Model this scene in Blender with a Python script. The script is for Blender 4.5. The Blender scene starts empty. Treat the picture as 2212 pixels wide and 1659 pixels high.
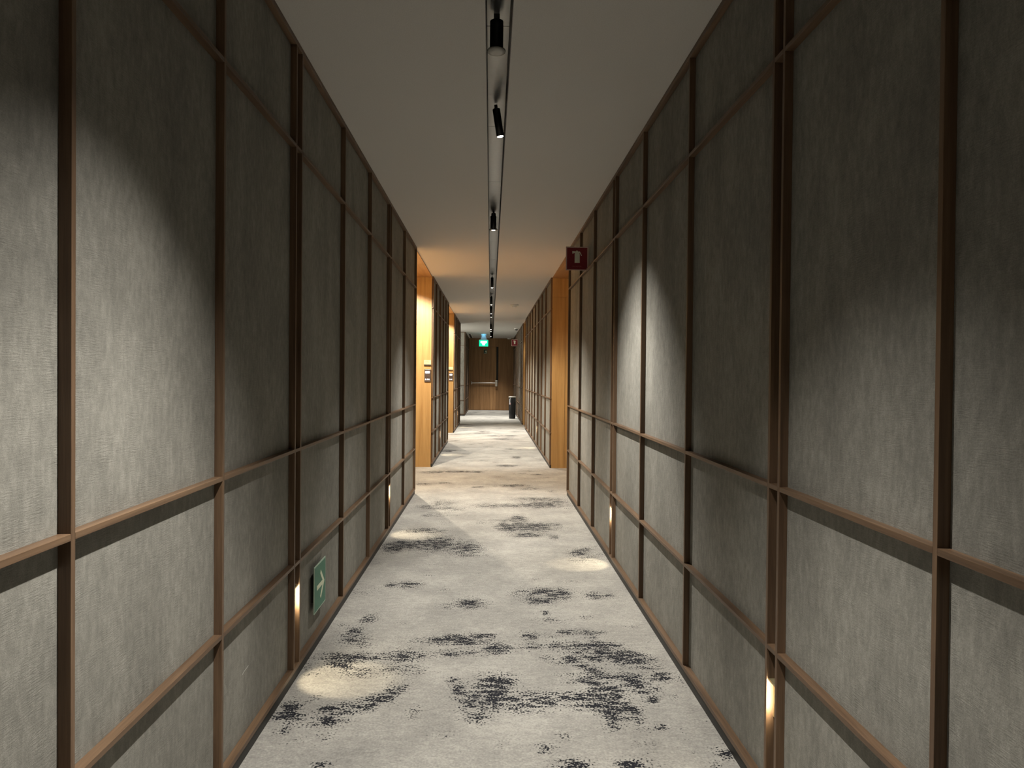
import bpy, bmesh, math, random
import numpy as np
from mathutils import Vector, Matrix
random.seed(7)
C = bpy.context.scene
COL = C.collection

# ------------------------------------------------------------------ camera, world, exposure
IMG_W, F_PX, CAM_H = 2212.0, 1540.0, 1.21
cam = bpy.data.cameras.new('camera'); cam_o = bpy.data.objects.new('camera', cam); COL.objects.link(cam_o)
cam.sensor_width = 36.0; cam.sensor_fit = 'HORIZONTAL'; cam.lens = F_PX * 36.0 / IMG_W
cam.clip_start = .02; cam.clip_end = 200
B = [[0.9995132689953781, -0.008695984841064427, 0.02996005590477083],
     [-0.029854661154342696, 0.012006765899029128, 0.9994821342975598],
     [0.009051204866336707, 0.9998901026714334, -0.011741306152967554]]
m = Matrix([[B[0][0], B[0][1], -B[0][2], 0], [B[1][0], B[1][1], -B[1][2], 0], [B[2][0], B[2][1], -B[2][2], CAM_H], [0, 0, 0, 1]])
cam_o.matrix_world = m
C.camera = cam_o
w = bpy.data.worlds.new('world'); C.world = w; w.use_nodes = True
w.node_tree.nodes['Background'].inputs[0].default_value = (0, 0, 0, 1)
w.node_tree.nodes['Background'].inputs[1].default_value = 0
C.view_settings.view_transform = 'Standard'
C.view_settings.look = 'None'
C.view_settings.gamma = 1
C.view_settings.use_curve_mapping = False
C.view_settings.exposure = 0.0
try:
    C.cycles.use_denoising = True
    C.cycles.max_bounces = 10; C.cycles.diffuse_bounces = 6; C.cycles.glossy_bounces = 4
    C.cycles.sample_clamp_indirect = 4.0
    C.cycles.use_light_tree = True
except Exception:
    pass

# light levels (each lamp carries its own light, built with the lamp further down)
SPOT_BEAM, SPOT_WIDE = 98.0, 225.0
SPOT_COL = (1.0, .95, .865)
DOOR_W, DOOR_COL = 350.0, (1.0, .87, .68)
NIGHT_W, NIGHT_GLOW, NIGHT_COL = 7.5, .95, (1.0, .84, .58)

# ------------------------------------------------------------------ node helpers
def new_mat(name):
    mt = bpy.data.materials.new(name); mt.use_nodes = True
    nt = mt.node_tree; b = nt.nodes['Principled BSDF']
    return mt, nt, b
def N(nt, t, **kw):
    n = nt.nodes.new(t)
    for k, v in kw.items():
        if k in n.inputs: n.inputs[k].default_value = v
        else: setattr(n, k, v)
    return n
def coords(nt, scale=(1, 1, 1), kind='Object', rot=(0, 0, 0)):
    tc = N(nt, 'ShaderNodeTexCoord'); mp = N(nt, 'ShaderNodeMapping')
    mp.inputs['Scale'].default_value = scale; mp.inputs['Rotation'].default_value = rot
    nt.links.new(tc.outputs[kind], mp.inputs['Vector']); return mp.outputs[0]
def noise(nt, vec, scale, detail=4, rough=.55, dist=0):
    n = N(nt, 'ShaderNodeTexNoise'); n.inputs['Scale'].default_value = scale; n.inputs['Detail'].default_value = detail
    n.inputs['Roughness'].default_value = rough; n.inputs['Distortion'].default_value = dist
    nt.links.new(vec, n.inputs['Vector']); return n.outputs['Fac']
def ramp(nt, fac, stops):
    r = N(nt, 'ShaderNodeValToRGB'); e = r.color_ramp.elements
    while len(e) < len(stops): e.new(.5)
    for el, (p, c) in zip(e, stops):
        el.position = p; el.color = (c[0], c[1], c[2], 1) if not isinstance(c, (int, float)) else (c, c, c, 1)
    nt.links.new(fac, r.inputs[0]); return r.outputs[0]
def mth(nt, op, a, b=None, c=None, clamp=False):
    n = N(nt, 'ShaderNodeMath', operation=op); n.use_clamp = clamp
    for i, v in enumerate((a, b, c)):
        if v is None: continue
        if isinstance(v, (int, float)): n.inputs[i].default_value = v
        else: nt.links.new(v, n.inputs[i])
    return n.outputs[0]
def mix(nt, f, a, b, mode='MIX'):
    n = N(nt, 'ShaderNodeMix', data_type='RGBA', blend_type=mode)
    for i, v in ((0, f), (6, a), (7, b)):
        if isinstance(v, (int, float)): n.inputs[i].default_value = v
        elif isinstance(v, tuple): n.inputs[i].default_value = (*v, 1) if len(v) == 3 else v
        else: nt.links.new(v, n.inputs[i])
    return n.outputs[2]
def bump(nt, b, h, strength, dist):
    n = N(nt, 'ShaderNodeBump'); n.inputs['Strength'].default_value = strength; n.inputs['Distance'].default_value = dist
    nt.links.new(h, n.inputs['Height']); nt.links.new(n.outputs[0], b.inputs['Normal'])
def plain(name, col, rough=.6, metal=0, emit=None, estr=0, spec=.5):
    mt, nt, b = new_mat(name)
    v = coords(nt); f = noise(nt, v, 35, 3)
    c = ramp(nt, f, [(.2, tuple(x * .93 for x in col)), (.8, tuple(min(1, x * 1.05) for x in col))])
    nt.links.new(c, b.inputs['Base Color'])
    b.inputs['Roughness'].default_value = rough; b.inputs['Metallic'].default_value = metal
    b.inputs['Specular IOR Level'].default_value = spec
    if emit:
        b.inputs['Emission Color'].default_value = (*emit, 1); b.inputs['Emission Strength'].default_value = estr
    return mt

def wood(name, axis, dark, light, rough=.45, gscale=1.0, plank=0):
    """grain runs along AXIS (object space = world here)"""
    mt, nt, b = new_mat(name)
    s = {'X': (.35, 9, 9), 'Y': (9, .35, 9), 'Z': (9, 9, .35)}[axis]
    v = coords(nt, tuple(k * gscale for k in s))
    n1 = noise(nt, v, 3.2, 5, .6, .6)
    v2 = coords(nt, tuple(k * gscale * 5 for k in s)); n2 = noise(nt, v2, 5, 3, .7)
    f = mth(nt, 'ADD', mth(nt, 'MULTIPLY', n1, .75), mth(nt, 'MULTIPLY', n2, .25))
    c = ramp(nt, f, [(.32, dark), (.5, tuple((a + d) / 2 for a, d in zip(dark, light))), (.68, light)])
    if plank:                                                # veneer leaves of slightly different tone
        tc = N(nt, 'ShaderNodeTexCoord'); sp = N(nt, 'ShaderNodeSeparateXYZ'); nt.links.new(tc.outputs['Object'], sp.inputs[0])
        cell = mth(nt, 'FLOOR', mth(nt, 'DIVIDE', mth(nt, 'ADD', sp.outputs[0], 7.03), plank))
        wn = N(nt, 'ShaderNodeTexWhiteNoise', noise_dimensions='1D'); nt.links.new(cell, wn.inputs['W'])
        t = mth(nt, 'ADD', mth(nt, 'MULTIPLY', wn.outputs[0], .35), .80)
        hs = N(nt, 'ShaderNodeHueSaturation'); nt.links.new(c, hs.inputs['Color']); nt.links.new(t, hs.inputs['Value']); c = hs.outputs[0]
    nt.links.new(c, b.inputs['Base Color'])
    b.inputs['Roughness'].default_value = rough; b.inputs['Specular IOR Level'].default_value = .35
    bump(nt, b, n2, .12, .002)
    return mt

def fabric_mat():
    mt, nt, b = new_mat('wall_fabric')
    v = coords(nt, (1, 1, .45)); cloud = noise(nt, v, 5.5, 5, .62, .4)
    v2 = coords(nt, (1, 1, .42)); streak = noise(nt, v2, 55, 4, .7)
    v3 = coords(nt, (1, 1, 1)); fine = noise(nt, v3, 420, 2, .6)
    rib = mth(nt, 'MULTIPLY', mth(nt, 'SUBTRACT', noise(nt, coords(nt, (.13, .13, 1)), 400, 2, .5), .5), 4.0)
    f = mth(nt, 'ADD', mth(nt, 'ADD', mth(nt, 'MULTIPLY', cloud, .36), mth(nt, 'MULTIPLY', streak, .38)), mth(nt, 'MULTIPLY', mth(nt, 'ADD', fine, mth(nt, 'MULTIPLY', rib, .07)), .26))
    c = ramp(nt, f, [(.36, (.150, .146, .130)), (.5, (.220, .214, .190)), (.64, (.310, .301, .268))])
    nt.links.new(c, b.inputs['Base Color'])
    b.inputs['Roughness'].default_value = .88; b.inputs['Specular IOR Level'].default_value = .2
    # fine horizontal ribs, stronger in some patches than in others
    msk = ramp(nt, noise(nt, coords(nt, (1, 1, 1)), 16, 3), [(.36, .15), (.62, 1.1)])
    h = mth(nt, 'ADD', mth(nt, 'MULTIPLY', mth(nt, 'MULTIPLY', rib, msk), .5), mth(nt, 'MULTIPLY', fine, 1.0))
    h = mth(nt, 'ADD', h, mth(nt, 'MULTIPLY', streak, 1.3))
    bump(nt, b, h, .40, .0010)
    return mt

def carpet_mat():
    mt, nt, b = new_mat('carpet')
    at = N(nt, 'ShaderNodeAttribute', attribute_name='ink'); ink = at.outputs['Fac']
    g = coords(nt, (1, 1, 1))
    wisp = noise(nt, coords(nt, (1.0, 2.4, 1)), 15, 5, .66, .3)     # wisps drawn out across the corridor
    tuft = noise(nt, g, 120, 2, .55)
    k = ramp(nt, wisp, [(.36, 0.0), (.62, 1.0)])
    e = mth(nt, 'MULTIPLY', ink, mth(nt, 'ADD', mth(nt, 'MULTIPLY', k, 1.05), .26))
    fleck = ramp(nt, noise(nt, coords(nt, (1.0, 2.8, 1)), 6.5, 6, .72, .4), [(.60, 0.0), (.74, .55)])
    e = mth(nt, 'MINIMUM', mth(nt, 'MAXIMUM', e, fleck), .90)
    t = ramp(nt, tuft, [(.32, 0.1), (.68, 1.05)])
    d = mth(nt, 'MULTIPLY', mth(nt, 'SUBTRACT', e, t), 6.0)
    d = mth(nt, 'ADD', d, .5, clamp=True)
    mott = noise(nt, g, 3.2, 4, .6); mid = noise(nt, coords(nt, (1, 1.6, 1)), 26, 4, .65)
    f = mth(nt, 'ADD', mth(nt, 'ADD', mth(nt, 'MULTIPLY', mott, .38), mth(nt, 'MULTIPLY', mid, .28)), mth(nt, 'MULTIPLY', tuft, .34))
    base = ramp(nt, f, [(.38, (.235, .228, .214)), (.5, (.330, .320, .296)), (.60, (.43, .417, .383))])
    dark = ramp(nt, tuft, [(.3, (.012, .013, .017)), (.7, (.030, .031, .037))])
    c = mix(nt, d, base, dark)
    nt.links.new(c, b.inputs['Base Color'])
    b.inputs['Roughness'].default_value = .95; b.inputs['Specular IOR Level'].default_value = .1
    bump(nt, b, mth(nt, 'ADD', tuft, noise(nt, g, 300, 2)), .6, .004)
    return mt

def plaster_mat():
    mt, nt, b = new_mat('ceiling_paint')
    f = noise(nt, coords(nt), 220, 3, .6)
    c = ramp(nt, f, [(.3, (.53, .515, .49)), (.7, (.60, .585, .555))])
    nt.links.new(c, b.inputs['Base Color']); b.inputs['Roughness'].default_value = .9
    bump(nt, b, f, .25, .002)
    return mt

FABRIC = fabric_mat(); CARPET = carpet_mat(); PLASTER = plaster_mat()
WAL_D, WAL_L = (.062, .036, .021), (.185, .116, .068)
WOOD_Z = wood('walnut_upright', 'Z', WAL_D, WAL_L)
WOOD_Y = wood('walnut_lengthwise', 'Y', WAL_D, WAL_L)
WOOD_X = wood('walnut_crosswise', 'X', WAL_D, WAL_L)
VENEER = wood('veneer_panel', 'Z', (.34, .20, .075), (.50, .325, .135), .42, .8)
VENEER_D = wood('veneer_leaves', 'Z', (.22, .115, .048), (.42, .235, .105), .42, .7, plank=.19)
SOFFIT = wood('veneer_soffit', 'Y', (.27, .14, .055), (.42, .24, .10), .45, .8)
BLACK = plain('black_base', (.012, .011, .010), .55)
BLACK_METAL = plain('black_metal', (.012, .012, .013), .38, 0, spec=.4)
CHANNEL_TOP = plain('channel_metal', (.30, .31, .31), .34, .85)
WHITE = plain('white_plastic', (.74, .73, .69), .45)
STEEL = plain('brushed_steel', (.62, .60, .56), .35, .9)
BRASS = plain('night_light_metal', (.42, .37, .22), .4, .7)
RED = plain('sign_red', (.17, .006, .012), .5)
CREAM = plain('sign_cream', (.62, .62, .50), .6)
SIGN_EDGE = plain('sign_border', (.55, .42, .36), .6)
GREEN = plain('sign_green', (.030, .17, .105), .5)
LIME = plain('photoluminescent_white', (.72, .78, .60), .6)
LENS_ON = plain('lit_lens', (.9, .9, .85), .4, 0, (1.0, .93, .80), 14)
LENS_OFF = plain('frosted_lens', (.40, .39, .36), .5)
GLOW_WARM = plain('night_lens', (.9, .8, .6), .5, 0, (1.0, .76, .42), 4)
DISPLAY = plain('lit_display', (.9, .9, .95), .4, 0, (.93, .95, 1.0), 3.0)
EXIT_GREEN = plain('exit_green_face', (.02, .5, .3), .4, 0, (.0, .80, .40), 1.15)
EXIT_WHITE = plain('exit_white_mark', (.8, 1, .95), .4, 0, (.60, 1.0, .92), 3.2)
EXIT_BODY = plain('exit_housing', (.55, .75, .85), .35)  # white housing; the blue glow on it is put into its colour
BLACKPLASTIC = plain('bin_plastic', (.010, .010, .011), .30)
GREY = plain('grey_metal', (.42, .40, .36), .4, .3)
PANEL_DARK = plain('reader_face', (.055, .045, .045), .25)
PLATE = plain('number_plate_metal', (.62, .50, .30), .45)
PINK = plain('tag_pink', (.75, .35, .38), .6)

# ------------------------------------------------------------------ mesh helpers
def link(name, me, mats, parent=None):
    o = bpy.data.objects.new(name, me); COL.objects.link(o)
    for mm in (mats if isinstance(mats, (list, tuple)) else [mats]): me.materials.append(mm)
    if parent: o.parent = parent
    return o
class MB:
    def __init__(s): s.bm = bmesh.new()
    def box(s, x0, x1, y0, y1, z0, z1, mi=0):
        x0, x1 = sorted((x0, x1)); y0, y1 = sorted((y0, y1)); z0, z1 = sorted((z0, z1))
        v = [s.bm.verts.new(p) for p in ((x0, y0, z0), (x1, y0, z0), (x1, y1, z0), (x0, y1, z0), (x0, y0, z1), (x1, y0, z1), (x1, y1, z1), (x0, y1, z1))]
        for f in ((3, 2, 1, 0), (4, 5, 6, 7), (0, 1, 5, 4), (1, 2, 6, 5), (2, 3, 7, 6), (3, 0, 4, 7)):
            s.bm.faces.new([v[i] for i in f]).material_index = mi
        return s
    def lathe(s, prof, seg=32, cx=0, cy=0, mi=0, mat=None):
        """PROF: (radius, z) points bottom to top or so; revolved about z"""
        rings = []
        for r, z in prof:
            if r < 1e-6: rings.append([s.bm.verts.new((cx, cy, z))])
            else: rings.append([s.bm.verts.new((cx + r * math.cos(2 * math.pi * k / seg), cy + r * math.sin(2 * math.pi * k / seg), z)) for k in range(seg)])
        for a, b in zip(rings, rings[1:]):
            for k in range(seg):
                k2 = (k + 1) % seg
                if len(a) == 1: fs = [a[0], b[k2], b[k]]
                elif len(b) == 1: fs = [a[k], a[k2], b[0]]
                else: fs = [a[k], a[k2], b[k2], b[k]]
                f = s.bm.faces.new(fs); f.smooth = True; f.material_index = mi
        return s
    def prism(s, pts, y0, y1, mi=0):
        """outline in the xz plane, thickness along y"""
        a = [s.bm.verts.new((x, y0, z)) for x, z in pts]; b = [s.bm.verts.new((x, y1, z)) for x, z in pts]
        s.bm.faces.new(a).material_index = mi; s.bm.faces.new(b[::-1]).material_index = mi
        for i in range(len(pts)):
            j = (i + 1) % len(pts); s.bm.faces.new([a[j], a[i], b[i], b[j]]).material_index = mi
        return s
    def build(s, name, mats, parent=None, M=None, bevel=0):
        if M is not None: s.bm.transform(M)
        bmesh.ops.recalc_face_normals(s.bm, faces=s.bm.faces)
        me = bpy.data.meshes.new(name); s.bm.to_mesh(me); s.bm.free()
        o = link(name, me, mats, parent)
        if bevel:
            md = o.modifiers.new('bevel', 'BEVEL'); md.width = bevel; md.segments = 2; md.limit_method = 'ANGLE'
        return o
def tag(o, label, cat, group=None, kind=None):
    o['label'] = label; o['category'] = cat
    if group: o['group'] = group
    if kind: o['kind'] = kind
    return o
def empty(name, loc=(0, 0, 0), rot=(0, 0, 0)):
    o = bpy.data.objects.new(name, None); COL.objects.link(o); o.location = loc; o.rotation_euler = rot; o.empty_display_size = .05
    return o
def copy_tree(o, parent=None):
    c = o.copy(); COL.objects.link(c); c.parent = parent
    for ch in [x for x in bpy.data.objects if x.parent == o]:
        copy_tree(ch, c)
    return c
def text_mesh(s, size, name, mat, parent, loc, rot, depth=.0006):
    cu = bpy.data.curves.new(name, 'FONT'); cu.body = s; cu.size = size; cu.align_x = 'CENTER'; cu.align_y = 'CENTER'; cu.extrude = depth
    t = bpy.data.objects.new(name, cu); COL.objects.link(t)
    dg = bpy.context.evaluated_depsgraph_get(); me = bpy.data.meshes.new_from_object(t.evaluated_get(dg))
    bpy.data.objects.remove(t); bpy.data.curves.remove(cu)
    me.transform(Matrix.Translation(loc) @ Matrix.Rotation(rot[2], 4, 'Z') @ Matrix.Rotation(rot[0], 4, 'X'))
    return link(name, me, mat, parent)
def yz(pts, x0, x1):
    b = bmesh.new(); a = [b.verts.new((x0, y_, z_)) for y_, z_ in pts]; c = [b.verts.new((x1, y_, z_)) for y_, z_ in pts]
    b.faces.new(a); b.faces.new(c[::-1])
    for i in range(len(pts)):
        j = (i + 1) % len(pts); b.faces.new([a[j], a[i], c[i], c[j]])
    return b
def bar(y0, z0, y1, z1, wd):
    dy, dz = y1 - y0, z1 - z0; L = math.hypot(dy, dz); ny, nz = -dz / L * wd / 2, dy / L * wd / 2
    return [(y0 + ny, z0 + nz), (y1 + ny, z1 + nz), (y1 - ny, z1 - nz), (y0 - ny, z0 - nz)]
BLOBS = [(-0.626,3.056,0.081,0.044,1), (-0.495,3.056,0.037,0.028,0.9), (-0.609,2.976,0.054,0.042,0.9), (-0.53,2.89,0.064,0.042,0.55), (-0.752,2.959,0.036,0.037,0.4), (-0.706,2.883,0.035,0.02,0.5), (-0.373,3.064,0.068,0.063,0.75), (-0.172,3.25,0.132,0.046,0.9), (-0.11,3.25,0.059,0.053,1), (-0.025,3.303,0.047,0.026,0.8), (-0.3,3.063,0.05,0.039,0.5), (-0.163,3.091,0.044,0.035,0.8), (-0.06,3.09,0.038,0.032,0.5), (0.037,3.138,0.051,0.046,0.7), (-0.383,2.922,0.065,0.04,0.5), (-0.285,2.913,0.035,0.036,0.45), (-0.631,3.349,0.034,0.053,0.9), (-0.636,3.253,0.04,0.05,0.7), (-0.566,3.252,0.026,0.032,0.7), (-0.554,3.181,0.039,0.024,0.5), (-0.591,3.536,0.036,0.059,0.8), (-0.713,3.441,0.042,0.024,0.4), (-0.718,2.609,0.026,0.046,0.85), (-0.724,2.544,0.041,0.038,0.85), (-0.66,2.506,0.041,0.037,0.6), (-0.56,2.486,0.035,0.041,0.85), (-0.668,2.629,0.016,0.02,0.4), (-0.69,2.428,0.025,0.025,0.6), (-0.582,2.581,0.026,0.02,0.9), (-0.497,2.58,0.063,0.039,1), (-0.415,2.647,0.048,0.035,0.95), (-0.349,2.762,0.039,0.051,0.6), (-0.373,2.703,0.033,0.037,0.5), (-0.513,2.486,0.045,0.021,0.5), (-0.538,2.386,0.024,0.038,0.4), (-0.622,2.365,0.019,0.02,0.35), (-0.267,2.552,0.023,0.038,0.6), (-0.642,2.677,0.022,0.02,0.5), (-0.513,2.209,0.027,0.02,0.7), (-0.141,2.814,0.02,0.033,0.8), (-0.11,2.73,0.028,0.056,0.75), (-0.043,2.629,0.053,0.069,0.8), (-0.04,2.499,0.041,0.037,0.6), (0.02,2.774,0.045,0.077,0.9), (0.045,2.642,0.037,0.058,0.7), (-0.464,4.11,0.067,0.051,0.8), (-0.572,4.11,0.025,0.045,0.4), (-0.102,3.773,0.076,0.067,0.7), (-0.225,3.717,0.023,0.032,0.4), (-0.253,4.013,0.024,0.032,0.3), (-0.552,5.08,0.165,0.095,0.75), (-0.363,5.133,0.114,0.177,0.7), (-0.15,4.983,0.091,0.146,0.75), (-0.662,5.004,0.061,0.126,0.6), (-0.512,5.554,0.146,0.072,0.5), (-0.158,2.382,0.034,0.02,0.4), (0.047,2.329,0.014,0.02,0.4), (-0.704,3.981,0.097,0.066,0.2), (-0.607,6.561,0.08,0.072,0.4), (-0.447,6.739,0.123,0.152,0.4), (-0.029,6.615,0.134,0.103,0.4), (-0.052,5.849,0.059,0.046,0.3), (0.126,5.687,0.058,0.108,0.7), (-0.537,6.125,0.05,0.05,0.4), (0.046,2.805,0.057,0.059,0.9), (0.019,2.685,0.044,0.072,0.6), (0.05,3.147,0.051,0.05,0.7), (0.195,3.176,0.039,0.03,0.7), (0.317,3.175,0.077,0.041,0.6), (0.441,3.185,0.071,0.041,0.9), (0.547,3.174,0.045,0.037,0.9), (0.473,3.086,0.094,0.045,0.8), (0.601,3.057,0.068,0.055,0.8), (0.338,3.013,0.055,0.046,0.7), (0.246,3.041,0.037,0.028,0.4), (0.485,3.021,0.055,0.038,0.7), (0.623,2.984,0.054,0.052,0.6), (0.686,2.975,0.036,0.044,0.6), (0.394,2.942,0.024,0.023,0.9), (0.438,2.899,0.047,0.028,0.7), (0.397,2.81,0.034,0.04,1), (0.487,2.857,0.035,0.033,0.9), (0.579,2.832,0.046,0.04,0.9), (0.706,2.847,0.04,0.041,0.95), (0.315,2.867,0.046,0.02,0.4), (0.776,2.798,0.011,0.039,0.5), (0.329,2.802,0.04,0.02,0.4), (0.436,2.71,0.044,0.049,0.9), (0.473,2.695,0.033,0.061,1), (0.302,2.682,0.033,0.024,0.9), (0.35,2.653,0.048,0.035,0.8), (0.373,2.584,0.047,0.034,1), (0.433,2.611,0.032,0.057,1), (0.449,2.518,0.031,0.058,0.95), (0.524,2.556,0.031,0.055,0.85), (0.623,2.723,0.039,0.062,0.6), (0.616,2.637,0.021,0.023,0.8), (0.576,2.754,0.039,0.051,0.6), (0.707,2.664,0.013,0.02,0.7), (0.165,2.655,0.07,0.053,0.7), (0.234,2.641,0.032,0.047,0.6), (0.148,2.574,0.057,0.039,0.55), (0.532,2.48,0.015,0.021,0.7), (0.428,2.433,0.025,0.025,0.5), (0.599,2.431,0.02,0.02,0.9), (0.549,2.419,0.029,0.02,0.5), (0.189,2.296,0.028,0.026,0.7), (0.252,2.371,0.017,0.02,0.7), (0.261,2.199,0.049,0.028,0.9), (0.452,2.196,0.049,0.028,0.95), (0.523,2.329,0.033,0.02,0.4), (0.768,2.262,0.028,0.034,0.7), (0.787,2.465,0.015,0.02,0.5), (0.669,2.406,0.015,0.02,0.3), (0.713,2.193,0.018,0.02,0.5), (0.309,3.981,0.105,0.053,0.8), (0.389,3.919,0.048,0.064,0.95), (0.278,3.815,0.07,0.054,0.8), (0.154,3.934,0.032,0.036,0.5), (0.585,3.904,0.047,0.051,0.6), (0.67,3.903,0.024,0.026,0.5), (0.186,3.291,0.033,0.033,0.9), (0.173,3.346,0.027,0.026,0.5), (0.282,3.301,0.054,0.037,0.4), (0.367,3.351,0.041,0.03,0.9), (0.463,3.344,0.027,0.034,0.7), (0.527,3.344,0.034,0.02,0.6), (0.491,3.558,0.029,0.021,0.6), (0.299,3.509,0.085,0.045,0.45), (0.291,3.622,0.022,0.026,0.5), (0.697,3.423,0.035,0.02,0.4), (0.479,3.289,0.04,0.027,0.5), (0.597,4.868,0.039,0.048,1), (0.667,4.776,0.116,0.115,0.35), (0.655,4.954,0.04,0.033,0.6), (0.341,5.689,0.184,0.13,0.65), (0.246,6.042,0.061,0.098,0.8), (0.285,5.385,0.109,0.058,0.6), (0.486,5.33,0.032,0.048,0.8), (0.494,6.669,0.189,0.134,0.6), (0.205,6.619,0.188,0.073,0.4), (0.655,6.853,0.083,0.094,0.4), (0.433,6.99,0.213,0.082,0.5), (0.484,4.18,0.051,0.02,0.3), (0.266,4.214,0.034,0.024,0.3), (-0.363,8.944,0.232,0.079,0.6), (-0.142,8.914,0.044,0.052,0.6), (-0.715,11.349,0.091,0.106,0.4), (0.32,11.732,0.059,0.068,0.6), (0.388,10.534,0.063,0.128,0.8), (0.218,9.549,0.124,0.09,0.7), (0.579,8.713,0.052,0.05,0.6), (0.257,13.585,0.203,0.152,0.6), (-0.499,14.692,0.293,0.142,0.4), (0.264,7.839,0.141,0.081,0.8), (-0.13,7.71,0.062,0.039,0.6), (-0.52,7.999,0.08,0.042,0.6), (-0.714,8.892,0.142,0.104,0.5), (-0.673,11.314,0.068,0.084,0.5), (-0.649,19.035,0.152,0.179,0.3), (0.564,23.02,0.138,0.219,0.4), (-0.17,16.101,0.129,0.128,0.3), (0.192,14.748,0.147,0.108,0.4), (0.271,14.343,0.215,0.102,0.4)]

# ------------------------------------------------------------------ dimensions of the corridor (metres; camera at the origin, looking along +y)
H = 2.5
FX = {'L': -.781, 'R': .8035}                 # fabric faces
TX = {'L': -.757, 'R': .780}                 # faces of the wooden grid
OUT = {'L': -1.42, 'R': 1.44}                # depth of the wall blocks = plane of the room doors
Y_BACK, Y_END = -3.0, 24.8
RAILS = [(.040, .056), (.453, .466), (.903, .916), (2.085, 2.098), (2.478, 2.499)]
PW = .0135
SGN = {'L': 1, 'R': -1}

# ------------------------------------------------------------------ floor
def build_floor():
    xs = np.arange(-1.45, 1.4501, .02); ys = np.concatenate([np.arange(Y_BACK, 0, .05), np.arange(0, Y_END + .001, .02)])
    X, Y = np.meshgrid(xs, ys)
    ink = np.zeros_like(X)
    for (cx, cy, rx, ry, a) in BLOBS:
        if cy > 3.6: a = min(1, a * 1.4); ry *= 1.15
        d = ((X - cx) / rx) ** 2 + ((Y - cy) / ry) ** 2
        ink = 1 - (1 - ink) * (1 - min(1, a * 1.12) * np.exp(-d * .58))
    rng = random.Random(3)
    for _ in range(80):                                        # streaks farther on and behind
        cy = rng.choice([rng.uniform(10.5, Y_END), rng.uniform(Y_BACK, 1.6)]); cx = rng.uniform(-.8, .8)
        rx = rng.uniform(.08, .25); ry = rng.uniform(.03, .10); a = rng.uniform(.3, .8)
        if 1.2 < cy < 1.9: continue
        d = ((X - cx) / rx) ** 2 + ((Y - cy) / ry) ** 2
        ink = 1 - (1 - ink) * (1 - a * np.exp(-d))
    for _ in range(170):                                       # faint fine streaks all along
        cy = rng.uniform(4.5, Y_END); cx = rng.uniform(-.8, .8); rx = rng.uniform(.05, .22); ry = rng.uniform(.02, .07) * (1 + cy / 12); a = rng.uniform(.25, .65)
        d = ((X - cx) / rx) ** 2 + ((Y - cy) / ry) ** 2
        ink = 1 - (1 - ink) * (1 - a * np.exp(-d))
    nx, ny = len(xs), len(ys)
    co = np.stack([X.ravel(), Y.ravel(), np.zeros(nx * ny)], 1)
    idx = np.arange(nx * ny).reshape(ny, nx)
    q = np.stack([idx[:-1, :-1].ravel(), idx[:-1, 1:].ravel(), idx[1:, 1:].ravel(), idx[1:, :-1].ravel()], 1)
    lob = np.array([(-4.3, 17.4, 0), (-1.45, 17.4, 0), (-1.45, 21.8, 0), (-4.3, 21.8, 0)])
    co = np.concatenate([co, lob]); n = nx * ny
    faces = q.tolist() + [[n, n + 1, n + 2, n + 3]]
    me = bpy.data.meshes.new('floor'); me.from_pydata(co.tolist(), [], faces); me.update()
    at = me.attributes.new('ink', 'FLOAT', 'POINT'); at.data.foreach_set('value', np.concatenate([ink.ravel(), np.zeros(4)]).astype(np.float32))
    o = link('floor', me, CARPET)
    tag(o, 'light grey beige carpet with smudged charcoal patches, laid down the whole corridor', 'carpet', kind='structure')
build_floor()

# ------------------------------------------------------------------ ceiling with its lighting channel and wooden soffits over the door recesses
CH0, CH1, CHD = -.030, .068, .17
A_L = [(7.27, 9.38), (12.85, 14.95)]           # door recesses, left
A_R = [(7.22, 9.33), (16.2, 17.55)]            # door recesses, right
m_ = MB()
m_.box(-4.3, CH0, Y_BACK, Y_END + .1, H, H + .06); m_.box(CH1, 1.6, Y_BACK, Y_END + .1, H, H + .06)
ceil = m_.build('ceiling', PLASTER)
tag(ceil, 'matt off-white plaster ceiling split by the black lighting channel', 'ceiling', kind='structure')
for s, spans in (('L', A_L), ('R', A_R)):
    for y0, y1 in spans:
        p = MB().box(TX[s] - SGN[s] * .018, OUT[s], y0, y1, H - .010, H - .0005).build('soffit', SOFFIT, ceil)
        p['label'] = 'warm wooden soffit over a door recess'
ch = empty('lighting_channel', (0, 0, H))
tag(ch, 'long black recessed lighting channel running down the middle of the ceiling', 'lighting channel')
def at(o, parent):                               # keep world placement under an Empty that is only translated
    o.parent = parent; o.location = -Vector(parent.location)
    return o
for x0, x1 in ((CH0 - .0005, CH0 + .002), (CH1 - .002, CH1 + .0005)):
    at(MB().box(x0, x1, Y_BACK, Y_END, H - .001, H + CHD).build('side_wall', BLACK_METAL), ch)
mm = MB(); y = Y_BACK
while y < Y_END:
    mm.box(CH0 + .003, CH1 - .003, y, min(y + 1.196, Y_END), H + CHD, H + CHD + .004); y += 1.2
at(mm.build('top_plate', CHANNEL_TOP), ch)

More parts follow.
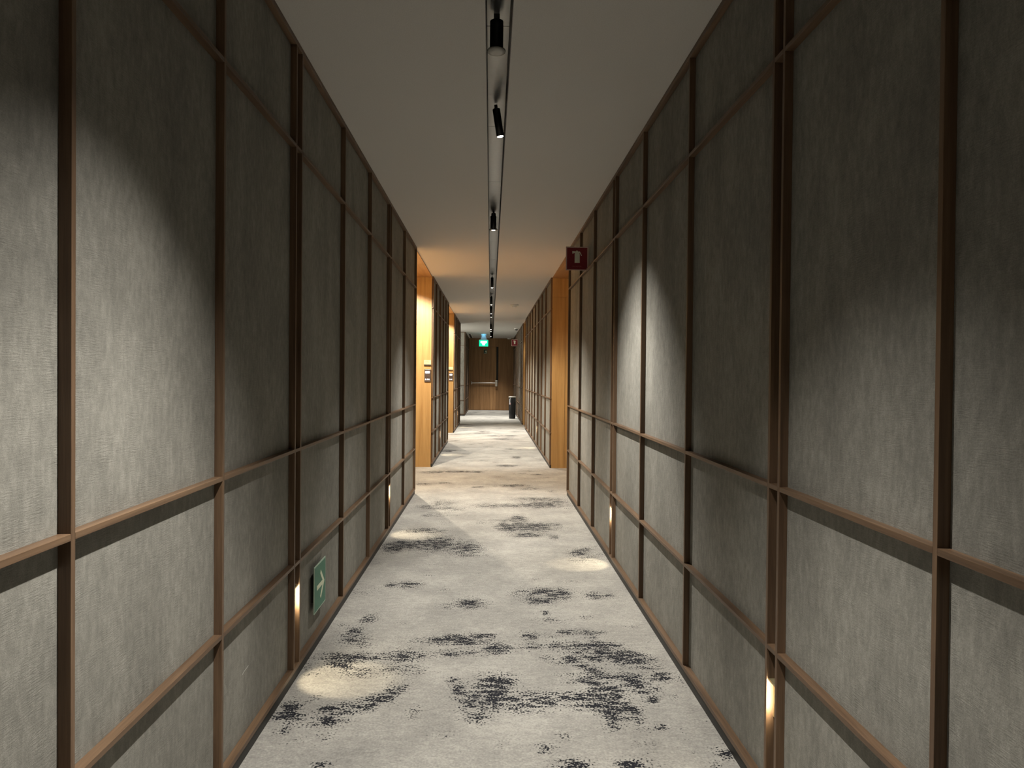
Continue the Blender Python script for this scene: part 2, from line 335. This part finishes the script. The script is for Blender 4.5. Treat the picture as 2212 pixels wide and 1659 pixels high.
# ------------------------------------------------------------------ panelled walls
def wall(s, y0, y1, posts, label, start='veneer', end='veneer', seam=2.285, name=None):
    nm = name or {'L': 'wall_left', 'R': 'wall_right'}[s]
    fx, tx, out, g = FX[s], TX[s], OUT[s], SGN[s]
    t_s = .018 if start == 'veneer' else 0; t_e = .018 if end == 'veneer' else 0
    w_ = MB().box(fx, out, y0 + t_s, y1 - t_e, 0, H).build(nm, FABRIC)
    tag(w_, label, 'wall', kind='structure')
    # uprights
    ys = []
    for p in posts:
        ys.append((p, p + PW))
        MB().box(fx, tx, p, p + PW, RAILS[0][1], RAILS[-1][0]).build('post', WOOD_Z, w_, bevel=.0008)
    for z0, z1 in RAILS:                          # rails, jointed at every upright
        r = MB()
        if z0 in (RAILS[0][0], RAILS[-1][0]): r.box(fx, tx + g * .0006, y0, y1, z0, z1)
        else:
            edges = [y0] + [v for pr in ys for v in pr] + [y1]
            for a, b in zip(edges[::2], edges[1::2]):
                if b - a > .004: r.box(fx, tx, a, b, z0, z1)
        r.build('rail', WOOD_Y, w_, bevel=.0008)
    MB().box(fx, tx - g * .005, y0, y1, 0, RAILS[0][0]).build('skirting', BLACK, w_)['label'] = 'black recessed skirting'
    for kind, ya, yb in ((start, y0, y0 + .018), (end, y1 - .018, y1)):
        if kind == 'veneer':
            yf = ya - .0 if kind == start and ya == y0 else yb
            v = MB()
            x0 = fx + g * .001
            v.box(x0, out, ya, yb, 0, seam - .0025); v.box(x0, out, ya, yb, seam + .0025, H - .011)
            v.box(x0 - g * .002, out, ya + .003, yb - .003, seam - .0025, seam + .0025)
            v.build('return_panel', VENEER, w_)['label'] = 'warm wood veneer return panel'
    return w_

PL1 = [-2.2, -1.4, -.6, -.05, .58, 1.311, 2.042, 2.786, 2.868, 3.712, 4.524, 5.352, 5.440, 6.330, 7.27 - PW]
PR1 = [-2.1, -1.3, -.5, -.42, .42, 1.216, 1.896 - 0.0, 1.966, 2.822, 3.681, 4.511, 4.598, 5.450, 6.300, 7.22 - PW]
wL1 = wall('L', Y_BACK, 7.27, PL1, 'nearest left wall of grey fabric in a walnut grid, with the green arrow sign')
wR1 = wall('R', Y_BACK, 7.22, PR1, 'nearest right wall of grey fabric in a walnut grid, with the nearer red sign', seam=2.244)
wL2 = wall('L', 9.38, 12.85, [9.40, 10.02, 10.76, 10.84, 11.50, 12.15, 12.85 - PW], 'second left wall section, between the two lit door recesses')
wL3 = wall('L', 14.95, 17.85, [14.97, 15.75, 16.50, 16.58, 17.20, 17.85 - PW], 'third left wall section, between the second door recess and the side lobby', end='none')
wL4 = wall('L', 21.3, Y_END, [21.3, 22.1, 22.18, 23.0, 23.85, Y_END - PW - .02], 'last left wall section, beside the end door and behind the side lobby', start='none', end='none')
wR2 = wall('R', 9.33, 16.2, [9.35, 10.30, 11.10, 11.87, 11.95, 12.78, 13.62, 14.47, 14.55, 15.40, 16.2 - PW], 'second right wall section, long and dim, under the smoke detector', seam=2.244)
wR3 = wall('R', 17.55, Y_END, [17.57, 18.4, 19.2, 20.0, 20.08, 20.9, 21.7, 22.5, 23.3, 24.1, Y_END - PW - .02], 'farthest right wall section, behind the black litter bin', seam=2.244, end='none')
# the fabric face of the last left section that looks down the corridor, and the lobby behind it
for z0, z1 in RAILS:
    MB().box(OUT['L'], FX['L'], 21.3 - .021, 21.3 - .0005, z0, z1).build('rail', WOOD_X, wL4, bevel=.0008)
MB().box(FX['L'] - PW, FX['L'], 21.3 - .021, 21.3 - .0005, RAILS[0][1], RAILS[-1][0]).build('post', WOOD_Z, wL4)
MB().box(OUT['L'], FX['L'], 21.3 - .016, 21.3 - .0005, 0, RAILS[0][0]).build('skirting', BLACK, wL4)
tag(MB().box(-4.3, OUT['L'], 21.3, 21.4, 0, H).build('wall_north', FABRIC), 'fabric wall of the side lobby, beyond the left corner', 'wall', kind='structure')
tag(MB().box(-4.3, OUT['L'], 17.75, 17.85, 0, H).build('wall_south', PLASTER), 'pale wall of the side lobby, before the left corner', 'wall', kind='structure')
tag(MB().box(-4.4, -4.3, 17.75, 21.4, 0, H).build('wall_west', PLASTER), 'pale wall at the far side of the left lobby', 'wall', kind='structure')

# a pale scratch in the fabric of the nearest left wall
sc = MB()
for (ya, za, yb, zb) in ((2.2734, 0.2520, 2.2989, 0.2561), (2.2989, 0.2561, 2.3340, 0.2582)):
    bb = yz(bar(ya, za, yb, zb, .0016), FX['L'] + .0003, FX['L'] + .0009); me = bpy.data.meshes.new('t'); bb.to_mesh(me); sc.bm.from_mesh(me); bpy.data.meshes.remove(me)
sc.build('scratch', plain('scratch_white', (.55, .54, .50), .8), wL1)['label'] = 'pale thin scratch'
# wood face where the recess returns also show a jamb (right hand, nearest recess)
jb = MB().box(.972, .974, 9.33 - .0012, 9.33 + .001, 0, 2.242)
jb.build('groove', BLACK, wR2)['label'] = 'dark vertical groove between veneer panel and door jamb'
MB().box(TX['L'] - .018, FX['L'] + .004, 9.38 - .004, 9.38 - .0005, .056, H - .012).build('edge_strip', WOOD_Z, wL2)
MB().box(TX['L'] - .018, FX['L'] + .004, 14.95 - .004, 14.95 - .0005, .056, H - .012).build('edge_strip', WOOD_Z, wL3)

# backs of the door recesses, each with a room door
def recess(s, y0, y1, n, where):
    g, x = SGN[s], OUT[s]
    dw = .88; dy0 = (y0 + y1) / 2 - dw / 2
    b = MB()
    b.box(x, x - g * .05, y0, dy0 - .04, 0, H); b.box(x, x - g * .05, dy0 + dw + .04, y1, 0, H); b.box(x, x - g * .05, dy0 - .04, dy0 + dw + .04, 2.2, H)
    tag(b.build('wall_%s' % {'L': 'left', 'R': 'right'}[s], VENEER), 'wood veneer back of the %s door recess' % where, 'wall', kind='structure')
    d = MB().box(x - g * .012, x - g * .05, dy0, dy0 + dw, .008, 2.165).build('door_%d' % n, VENEER_D)
    tag(d, 'wooden room door at the back of the %s recess' % where, 'door', kind='structure')
    f = MB(); f.box(x + g * .012, x - g * .05, dy0 - .04, dy0 - .003, 0, 2.2); f.box(x + g * .012, x - g * .05, dy0 + dw + .003, dy0 + dw + .04, 0, 2.2)
    f.box(x + g * .012, x - g * .05, dy0 - .003, dy0 + dw + .003, 2.168, 2.2)
    f.build('door_frame', WOOD_Z, d)
    hd = MB(); hd.box(x - g * .012, x - g * .004, dy0 + .05, dy0 + .09, .95, 1.13); hd.box(x - g * .004, x + g * .045, dy0 + .062, dy0 + .078, 1.03, 1.046); hd.box(x + g * .035, x + g * .05, dy0 + .062, dy0 + .19, 1.03, 1.046)
    hd.build('door_handle', STEEL, d, bevel=.002)
recess('L', *A_L[0], 2, 'first left'); recess('L', *A_L[1], 3, 'second left'); recess('R', *A_R[0], 4, 'first right'); recess('R', *A_R[1], 5, 'second right')

# ------------------------------------------------------------------ end wall and its door
e = MB()
e.box(-1.45, -.690, Y_END, Y_END + .08, 0, H); e.box(.262, 1.45, Y_END, Y_END + .08, 0, H); e.box(-.690, .262, Y_END, Y_END + .08, 2.212, H)
tag(e.build('wall_end', VENEER_D), 'brown wood veneer wall closing the far end of the corridor', 'wall', kind='structure')
d1 = MB().box(-.685, .192, Y_END + .010, Y_END + .05, .006, 2.207).build('door_1', VENEER_D)
tag(d1, 'brown wooden fire exit door with a push bar at the corridor end', 'door', kind='structure')
MB().box(.196, .258, Y_END + .045, Y_END + .07, .006, 2.207).build('shadow_gap', BLACK, d1)
MB().box(.196, .258, Y_END + .012, Y_END + .045, .006, .94).build('jamb_block', VENEER_D, d1)
pb = MB(); pb.box(-.66, .16, Y_END - .075, Y_END - .045, .930, .965)
pbar = pb.build('push_bar', STEEL, d1, bevel=.006); pbar['label'] = 'pale metal push bar'
MB().box(.155, .232, Y_END - .085, Y_END + .010, .835, 1.045).build('latch_case', STEEL, pbar, bevel=.006)
MB().box(-.675, -.640, Y_END - .070, Y_END + .010, .90, .99).build('hinge_case', STEEL, pbar, bevel=.005)
tag(MB().box(-1.5, 1.5, Y_BACK - .08, Y_BACK, 0, H).build('wall_back', VENEER_D), 'wood wall closing the corridor behind the viewpoint', 'wall', kind='structure')

# ------------------------------------------------------------------ ceiling spotlights
def make_spot():
    r = empty('spotlight')
    body = MB().lathe([(.0185, -.150), (.0205, -.150), (.0205, -.002), (.017, .0), (0, .0)], 28)
    body.build('housing', BLACK_METAL, r)
    MB().lathe([(0, -.1530), (.009, -.1520), (.0165, -.1490), (.0175, -.1460)], 28).build('lens', LENS_ON, r)
    MB().box(-.008, .008, -.02, .02, .0, .016).build('track_adapter', BLACK_METAL, r)
    for nm, e_, ang, bl, rad in (('beam', SPOT_BEAM, 66, .45, .014), ('wide', SPOT_WIDE, 84, .85, .014)):
        l = bpy.data.lights.new(nm, 'SPOT'); l.energy = e_; l.color = SPOT_COL; l.spot_size = math.radians(ang); l.spot_blend = bl; l.shadow_soft_size = rad
        lo = bpy.data.objects.new(nm, l); COL.objects.link(lo); lo.parent = r; lo.location = (0, 0, -.168)
    return r
SP = [(.015, -1.9, 0, 'in the channel behind the viewpoint'), (.012, 1.38, 4.0, 'above the bright patch of the nearest left wall'),
      (.017, 3.85, -9, 'leaning to the right, between the two round fittings'),
      (.013, 6.315, 0, 'right in front of the second pale round fitting'), (.009, 10.45, 0, 'just beyond the first door recesses'),
      (0, 12.965, 0, 'level with the white smoke detector'), (-.001, 14.85, 0, 'nearer of the pair by the second left door recess'),
      (-.001, 15.73, 0, 'farther of the pair by the second left door recess'), (-.005, 19.94, 0, 'nearer of the two level with the side lobby'),
      (-.005, 20.89, 0, 'farther of the two level with the side lobby'), (-.005, 23.64, 0, 'last one, in front of the fire exit door')]
sp0 = make_spot()
for i, (x, y, tilt, where) in enumerate(SP):
    o = sp0 if i == 0 else copy_tree(sp0)
    o.location = (x, y, H + CHD - .028); o.rotation_euler = (0, math.radians(tilt), 0)
    tag(o, 'lit black spotlight, ' + where, 'spotlight', 'spotlights in the ceiling channel')

# unlit round fittings with a pale disc
def make_disc():
    r = empty('round_ceiling_fitting')
    MB().lathe([(.027, -.115), (.027, -.002), (.02, 0), (0, 0)], 28).build('housing', BLACK_METAL, r)
    MB().lathe([(0, -.128), (.020, -.130), (.036, -.125), (.0375, -.120), (.036, -.116), (.0, -.115)], 32).build('disc', LENS_OFF, r)
    MB().box(-.012, .012, -.03, .03, 0, .016).build('track_adapter', BLACK_METAL, r)
    return r
d0 = make_disc()
for i, (y, where) in enumerate(((2.90, 'nearest the viewpoint'), (6.43, 'just beyond a lit spotlight'))):
    o = d0 if i == 0 else copy_tree(d0)
    o.location = (.012, y, H + CHD - .028)
    tag(o, 'unlit round fitting with a pale disc, ' + where, 'ceiling fitting', 'unlit round fittings in the ceiling channel')

# recessed downlights of the door recesses
def make_down(energy, col, ang=150, blend=.6):
    r = empty('recess_downlight')
    MB().lathe([(.030, -.003), (.042, -.003), (.043, 0), (.030, 0), (.030, -.003)], 28).build('trim_ring', WHITE, r)
    MB().lathe([(0, -.0015), (.030, -.0015)], 24).build('lens', LENS_ON, r)
    l = bpy.data.lights.new('glow', 'SPOT'); l.energy = energy; l.color = col; l.spot_size = math.radians(ang); l.spot_blend = blend; l.shadow_soft_size = .012
    lo = bpy.data.objects.new('glow', l); COL.objects.link(lo); lo.parent = r; lo.location = (0, 0, -.02)
    return r
for (x, y, en, lab) in ((-1.08, 8.28, 1.0, 'first left'), (-1.08, 14.05, .8, 'second left'), (1.12, 8.10, .10, 'first right'), (1.12, 16.85, .10, 'second right')):
    o = make_down(DOOR_W * en, DOOR_COL, 164 if x < 0 else 128, .22 if x < 0 else .5); o.location = (x, y, H - .0105)
    if x < 0: [setattr(c_, 'rotation_euler', (0, math.radians(14), 0)) for c_ in bpy.data.objects if c_.parent == o and c_.type == 'LIGHT']
    tag(o, 'small round downlight in the wooden soffit of the %s door recess' % lab, 'downlight', 'downlights of the door recesses')

# unseen globe light, added to stand in for the side lobby's own lighting
pd = empty('lobby_fill_light', (-2.3, 19.5, H))
MB().lathe([(0, -.50), (.09, -.47), (.13, -.38), (.09, -.29), (0, -.26)], 28).build('globe', plain('fill_globe_glass', (.9, .9, .86), .4, 0, (1, .97, .88), 6), pd)
MB().lathe([(.004, -.27), (.004, 0), (0, 0)], 10).build('cord', BLACK, pd)
l = bpy.data.lights.new('glow', 'POINT'); l.energy = 560; l.color = (1, .96, .84); l.shadow_soft_size = .14
lo = bpy.data.objects.new('glow', l); COL.objects.link(lo); lo.parent = pd; lo.location = (0, 0, -.38)
bpy.data.objects[pd.name + ''] if False else None
tag(pd, 'added unseen globe light that brightens the side lobby at the left', 'pendant lamp')

# ------------------------------------------------------------------ night lights set between the paired uprights
def make_night(g):
    r = empty('night_light')
    MB().box(0, g * .004, -.028, .028, .262, .368).build('plate', BRASS, r)
    MB().box(g * .004, g * .017, -.030, .030, .362, .368).build('hood', BRASS, r)
    MB().box(g * .0045, g * .007, -.008, .008, .272, .360).build('lens', GLOW_WARM, r)
    l = bpy.data.lights.new('floor_beam', 'SPOT'); l.energy = NIGHT_W; l.color = NIGHT_COL; l.spot_size = math.radians(52); l.spot_blend = .45; l.shadow_soft_size = .004
    lo = bpy.data.objects.new('floor_beam', l); COL.objects.link(lo); lo.parent = r; lo.location = (g * .012, 0, .350)
    lo.rotation_euler = (0, -g * math.radians(27), 0)
    l = bpy.data.lights.new('glow', 'AREA'); l.shape = 'RECTANGLE'; l.size = .085; l.size_y = .016; l.energy = NIGHT_GLOW; l.color = NIGHT_COL
    lo = bpy.data.objects.new('glow', l); COL.objects.link(lo); lo.parent = r; lo.location = (g * .0080, 0, .316)
    lo.rotation_euler = (0, -g * math.pi / 2, g * math.radians(38))
    return r
NL = {'L': make_night(1), 'R': make_night(-1)}
first = {'L': True, 'R': True}
for s, y, lab in (('L', 2.786, 'beside the green arrow sign'), ('L', 5.352, 'low on the left, beyond the green arrow sign'),
                  ('L', 10.76, 'second left wall section'), ('L', 16.50, 'third left wall section'),
                  ('R', 1.896, 'right wall, nearest the viewpoint'), ('R', 4.511, 'right wall, across from the farther left one'),
                  ('R', 11.87, 'second right wall section')):
    o = NL[s] if first[s] else copy_tree(NL[s]); first[s] = False
    yb = {2.786: 2.868, 5.352: 5.440, 10.76: 10.84, 16.50: 16.58, 1.896: 1.966, 4.511: 4.598, 11.87: 11.95}[y]
    o.location = (FX[s] + SGN[s] * .0003, (y + PW + yb) / 2, 0)
    tag(o, 'warm night light between paired uprights, ' + lab, 'night light', 'night lights low in the walls')

# ------------------------------------------------------------------ signs
gs = empty('direction_sign', (FX['L'], 3.222, .262))
def atx(b, name, mat, par): return b.build(name, mat, par)
MB().box(.0, .018, -.07, .07, -.06, .06).build('stand_off', BLACK, gs)
MB().box(.018, .0215, -.105, .105, -.103, .103).build('border', plain('sign_rim', (.42, .56, .46), .55), gs)
MB().box(.0215, .0223, -.099, .099, -.097, .097).build('panel', GREEN, gs)
# arrow pointing deeper into the corridor (+y); drawn in (y, z)
ar = MB()
for i, (a_, b_, c_, d_, wd) in enumerate(((-.062, 0, .066, 0, .020), (.004, .058, .070, -.006, .018), (.004, -.058, .070, .006, .018))):
    t = yz(bar(a_, b_, c_, d_, wd), .0224, .0230 + i * .0001); me = bpy.data.meshes.new('t'); t.to_mesh(me); ar.bm.from_mesh(me); bpy.data.meshes.remove(me)
ar.build('arrow', LIME, gs)['label'] = 'cream arrow'
tag(gs, 'green escape route sign with a cream arrow, low on the left wall', 'sign')

def exting(name, y, zc, lab):
    r = empty(name, (.705, y, zc)); S = .186; h = .196
    MB().box(-S / 2, S / 2, 0, .003, -h / 2, h / 2).build('border', SIGN_EDGE, r)
    MB().box(-S / 2 + .009, S / 2 - .009, -.0008, 0, -h / 2 + .009, h / 2 - .009).build('panel', RED, r)
    p = MB()
    p.prism([(-.020, -.036), (.022, -.036), (.022, .034), (.018, .046), (.010, .053), (.008, .062), (.002, .066), (-.006, .066), (-.010, .062), (-.010, .053), (-.017, .046), (-.020, .034)], -.0016, -.0008)
    p.prism([(-.040, .040), (-.011, .048), (-.011, .060), (-.040, .062)], -.0017, -.0009)
    p.prism([(.010, .056), (.020, .060), (.028, .050), (.040, .024), (.035, .022), (.022, .046), (.016, .044), (.010, .048)], -.0018, -.0010)
    p.build('extinguisher_symbol', CREAM, r)
    text_mesh('EXTINTOR', .0155, 'lettering', plain('sign_letter', (.30, .09, .09), .6), r, (0, -.0009, -.065), (math.pi / 2, 0, 0), .0003)
    MB().box(S / 2 - .004, .0945, .0032, .007, -.03, .03).build('bracket', GREY, r)
    tag(r, lab, 'sign', 'fire extinguisher signs standing out from the right wall')
    return r
e1 = exting('fire_extinguisher_sign', 5.886, 2.182, 'red fire extinguisher sign on the right wall, the large near one')
e2 = exting('fire_extinguisher_sign', 21.267, 2.190, 'small far red fire extinguisher sign near the end of the right wall')

ex = empty('exit_sign', (-.229, 22.3, H))
MB().box(-.085, .085, -.022, .022, -.045, 0).build('ceiling_mount', EXIT_BODY, ex, bevel=.004)
MB().prism([(-.060, -.045), (.060, -.045), (.100, -.175), (-.100, -.175)], -.010, .010).build('housing', EXIT_BODY, ex)
MB().box(-.142, .142, -.007, .007, -.385, -.190).build('green_panel', EXIT_GREEN, ex, bevel=.01)
MB().box(-.142, .142, -.016, .016, -.190, -.172).build('light_bar', EXIT_BODY, ex, bevel=.004)
mk = MB()
mk.prism([(-.095, -.218), (.10, -.218), (.10, -.278), (-.095, -.278)], -.0080, -.0071)
mk.prism([(-.070, -.274), (.072, -.274), (.040, -.315), (.034, -.350), (-.034, -.350), (-.040, -.315)], -.0081, -.0072)
mk.build('running_symbol', EXIT_WHITE, ex)
l = bpy.data.lights.new('glow', 'POINT'); l.energy = .3; l.color = (.2, .65, .95); l.shadow_soft_size = .05
lo = bpy.data.objects.new('glow', l); COL.objects.link(lo); lo.parent = ex; lo.location = (0, -.07, -.03)
tag(ex, 'glowing green emergency exit sign hanging from the far ceiling', 'exit sign')

ds = empty('door_notice', (-.190, Y_END + .010, 2.03))
MB().box(-.062, .062, -.003, 0, -.066, .066).build('panel', plain('notice_green', (.035, .085, .060), .5), ds)
p = MB(); p.prism([(-.01, .035), (.042, .045), (.045, -.03), (.02, -.03), (.022, .0), (.0, .005), (.0, -.02), (-.012, -.02)], -.0042, -.0032)
p.box(-.045, .05, -.0042, -.0032, -.056, -.044)
p.build('symbol', LIME, ds)
tag(ds, 'small dark green notice with a pale figure, high on the exit door', 'sign')

# ------------------------------------------------------------------ room number plates and card readers
def plate(y, x, z, txt, lab):
    r = empty('room_number_plate', (x, y - .0002, z))
    MB().box(-.046, .046, -.003, 0, -.026, .032).build('plate', PLATE, r)
    MB().box(-.046, .046, -.016, 0, -.040, -.0265).build('ledge', BLACK, r)['label'] = 'black ledge under the plate'
    if txt: text_mesh(txt, .026, 'numerals', plain('numeral', (.22, .13, .06), .5), r, (-.006, -.0032, .010), (math.pi / 2, 0, 0), .0004)
    MB().box(-.030, -.008, -.0036, -.0030, -.014, -.010).build('braille', plain('braille_dots', (.35, .22, .10), .5), r)
    tag(r, lab, 'number plate', 'room number plates beside the left doors')
def reader(y, x, z, lab):
    r = empty('card_reader', (x, y - .0002, z))
    MB().box(-.042, .042, -.012, 0, -.083, .083).build('case', PANEL_DARK, r, bevel=.002)
    MB().prism([(-.030, .036), (-.025, .029), (.022, .029), (.027, .036), (.027, .052), (.022, .058), (-.025, .058), (-.030, .052)], -.0130, -.0121).build('display', DISPLAY, r)
    for k in (-.024, -.002, .019):
        MB().prism([(k - .006, -.052), (k - .004, -.058), (k + .004, -.058), (k + .006, -.052), (k + .005, -.044), (k, -.040), (k - .005, -.044)], -.0130, -.0121).build('icon', DISPLAY, r)
    MB().box(-.036, .036, -.0127, -.0121, -.070, -.067).build('slot', GREY, r)
    tag(r, lab, 'card reader', 'card readers beside the left doors')
plate(9.38, -.8295, 1.372, '1712', 'pale room number plate with a black ledge, beside the first left door')
reader(9.38, -.8265, 1.201, 'dark card reader with a bright white display, beside the first left door')
plate(14.95, -.836, 1.348, '', 'small far room number plate, beside the second left door')
reader(14.95, -.831, 1.173, 'small far dark card reader with a white display, beside the second left door')

# ------------------------------------------------------------------ smoke detectors, camera dome, air slot
sd = empty('smoke_detector', (.417, 12.94, H))
MB().lathe([(.0, -.022), (.070, -.020), (.074, -.012), (.074, 0)], 32).build('base', WHITE, sd)
MB().lathe([(0, -.056), (.028, -.056), (.036, -.050), (.040, -.034), (.052, -.030), (.054, -.021)], 32).build('chamber', WHITE, sd)
tag(sd, 'white smoke detector on the ceiling right of the channel', 'smoke detector')
cd = empty('security_camera', (.690, 19.42, H))
MB().lathe([(0, -.030), (.050, -.028), (.058, -.018), (.060, 0)], 28).build('base', WHITE, cd)
MB().lathe([(0, -.062), (.020, -.058), (.034, -.046), (.040, -.029)], 28).build('dome', BLACKPLASTIC, cd)
tag(cd, 'small white camera with a black dome on the ceiling by the right wall', 'security camera')
s2 = empty('ceiling_sensor', (.62, 24.45, H))
MB().lathe([(0, -.045), (.055, -.038), (.065, -.015), (.065, 0)], 28).build('cover', WHITE, s2)
tag(s2, 'small pale round sensor on the ceiling above the red far sign', 'sensor')
av = empty('air_slot', (-.662, 23.4, H))
MB().box(-.055, .055, -1.2, 1.2, -.004, 0).build('frame', WHITE, av)
MB().box(-.040, .018, -1.15, 1.15, -.006, -.0041).build('slot', BLACK, av)
tag(av, 'long dark air slot in the ceiling before the end door', 'air vent')

# ------------------------------------------------------------------ litter bin
tb = empty('litter_bin', (.612, 20.05, 0))
MB().lathe([(0, .008), (.088, .008), (.090, .03), (.0925, .05), (.1015, .590), (.094, .600)], 40).build('body', BLACKPLASTIC, tb)
MB().lathe([(0, .0), (.088, .0), (.088, .012)], 40).build('foot_ring', BLACK, tb)
MB().lathe([(.094, .592), (.104, .598), (.106, .612), (.098, .624), (.060, .618), (0, .616)], 40).build('lid', GREY, tb)['label'] = 'grey lid with raised rim'
tg = MB().box(-.020, .020, -.102, -.099, .40, .45).box(-.012, .008, -.1035, -.1005, .45, .55)
o = tg.build('tag', plain('paper_tag', (.72, .76, .80), .6), tb, M=Matrix.Rotation(math.radians(-42), 4, 'Z')); o['label'] = 'white hanging tag'
MB().box(.002, .022, -.1035, -.1022, .402, .44).build('tag_mark', PINK, o, M=Matrix.Rotation(math.radians(-42), 4, 'Z'))
tag(tb, 'tall black cylindrical litter bin with a grey lid, against the far right wall', 'bin')
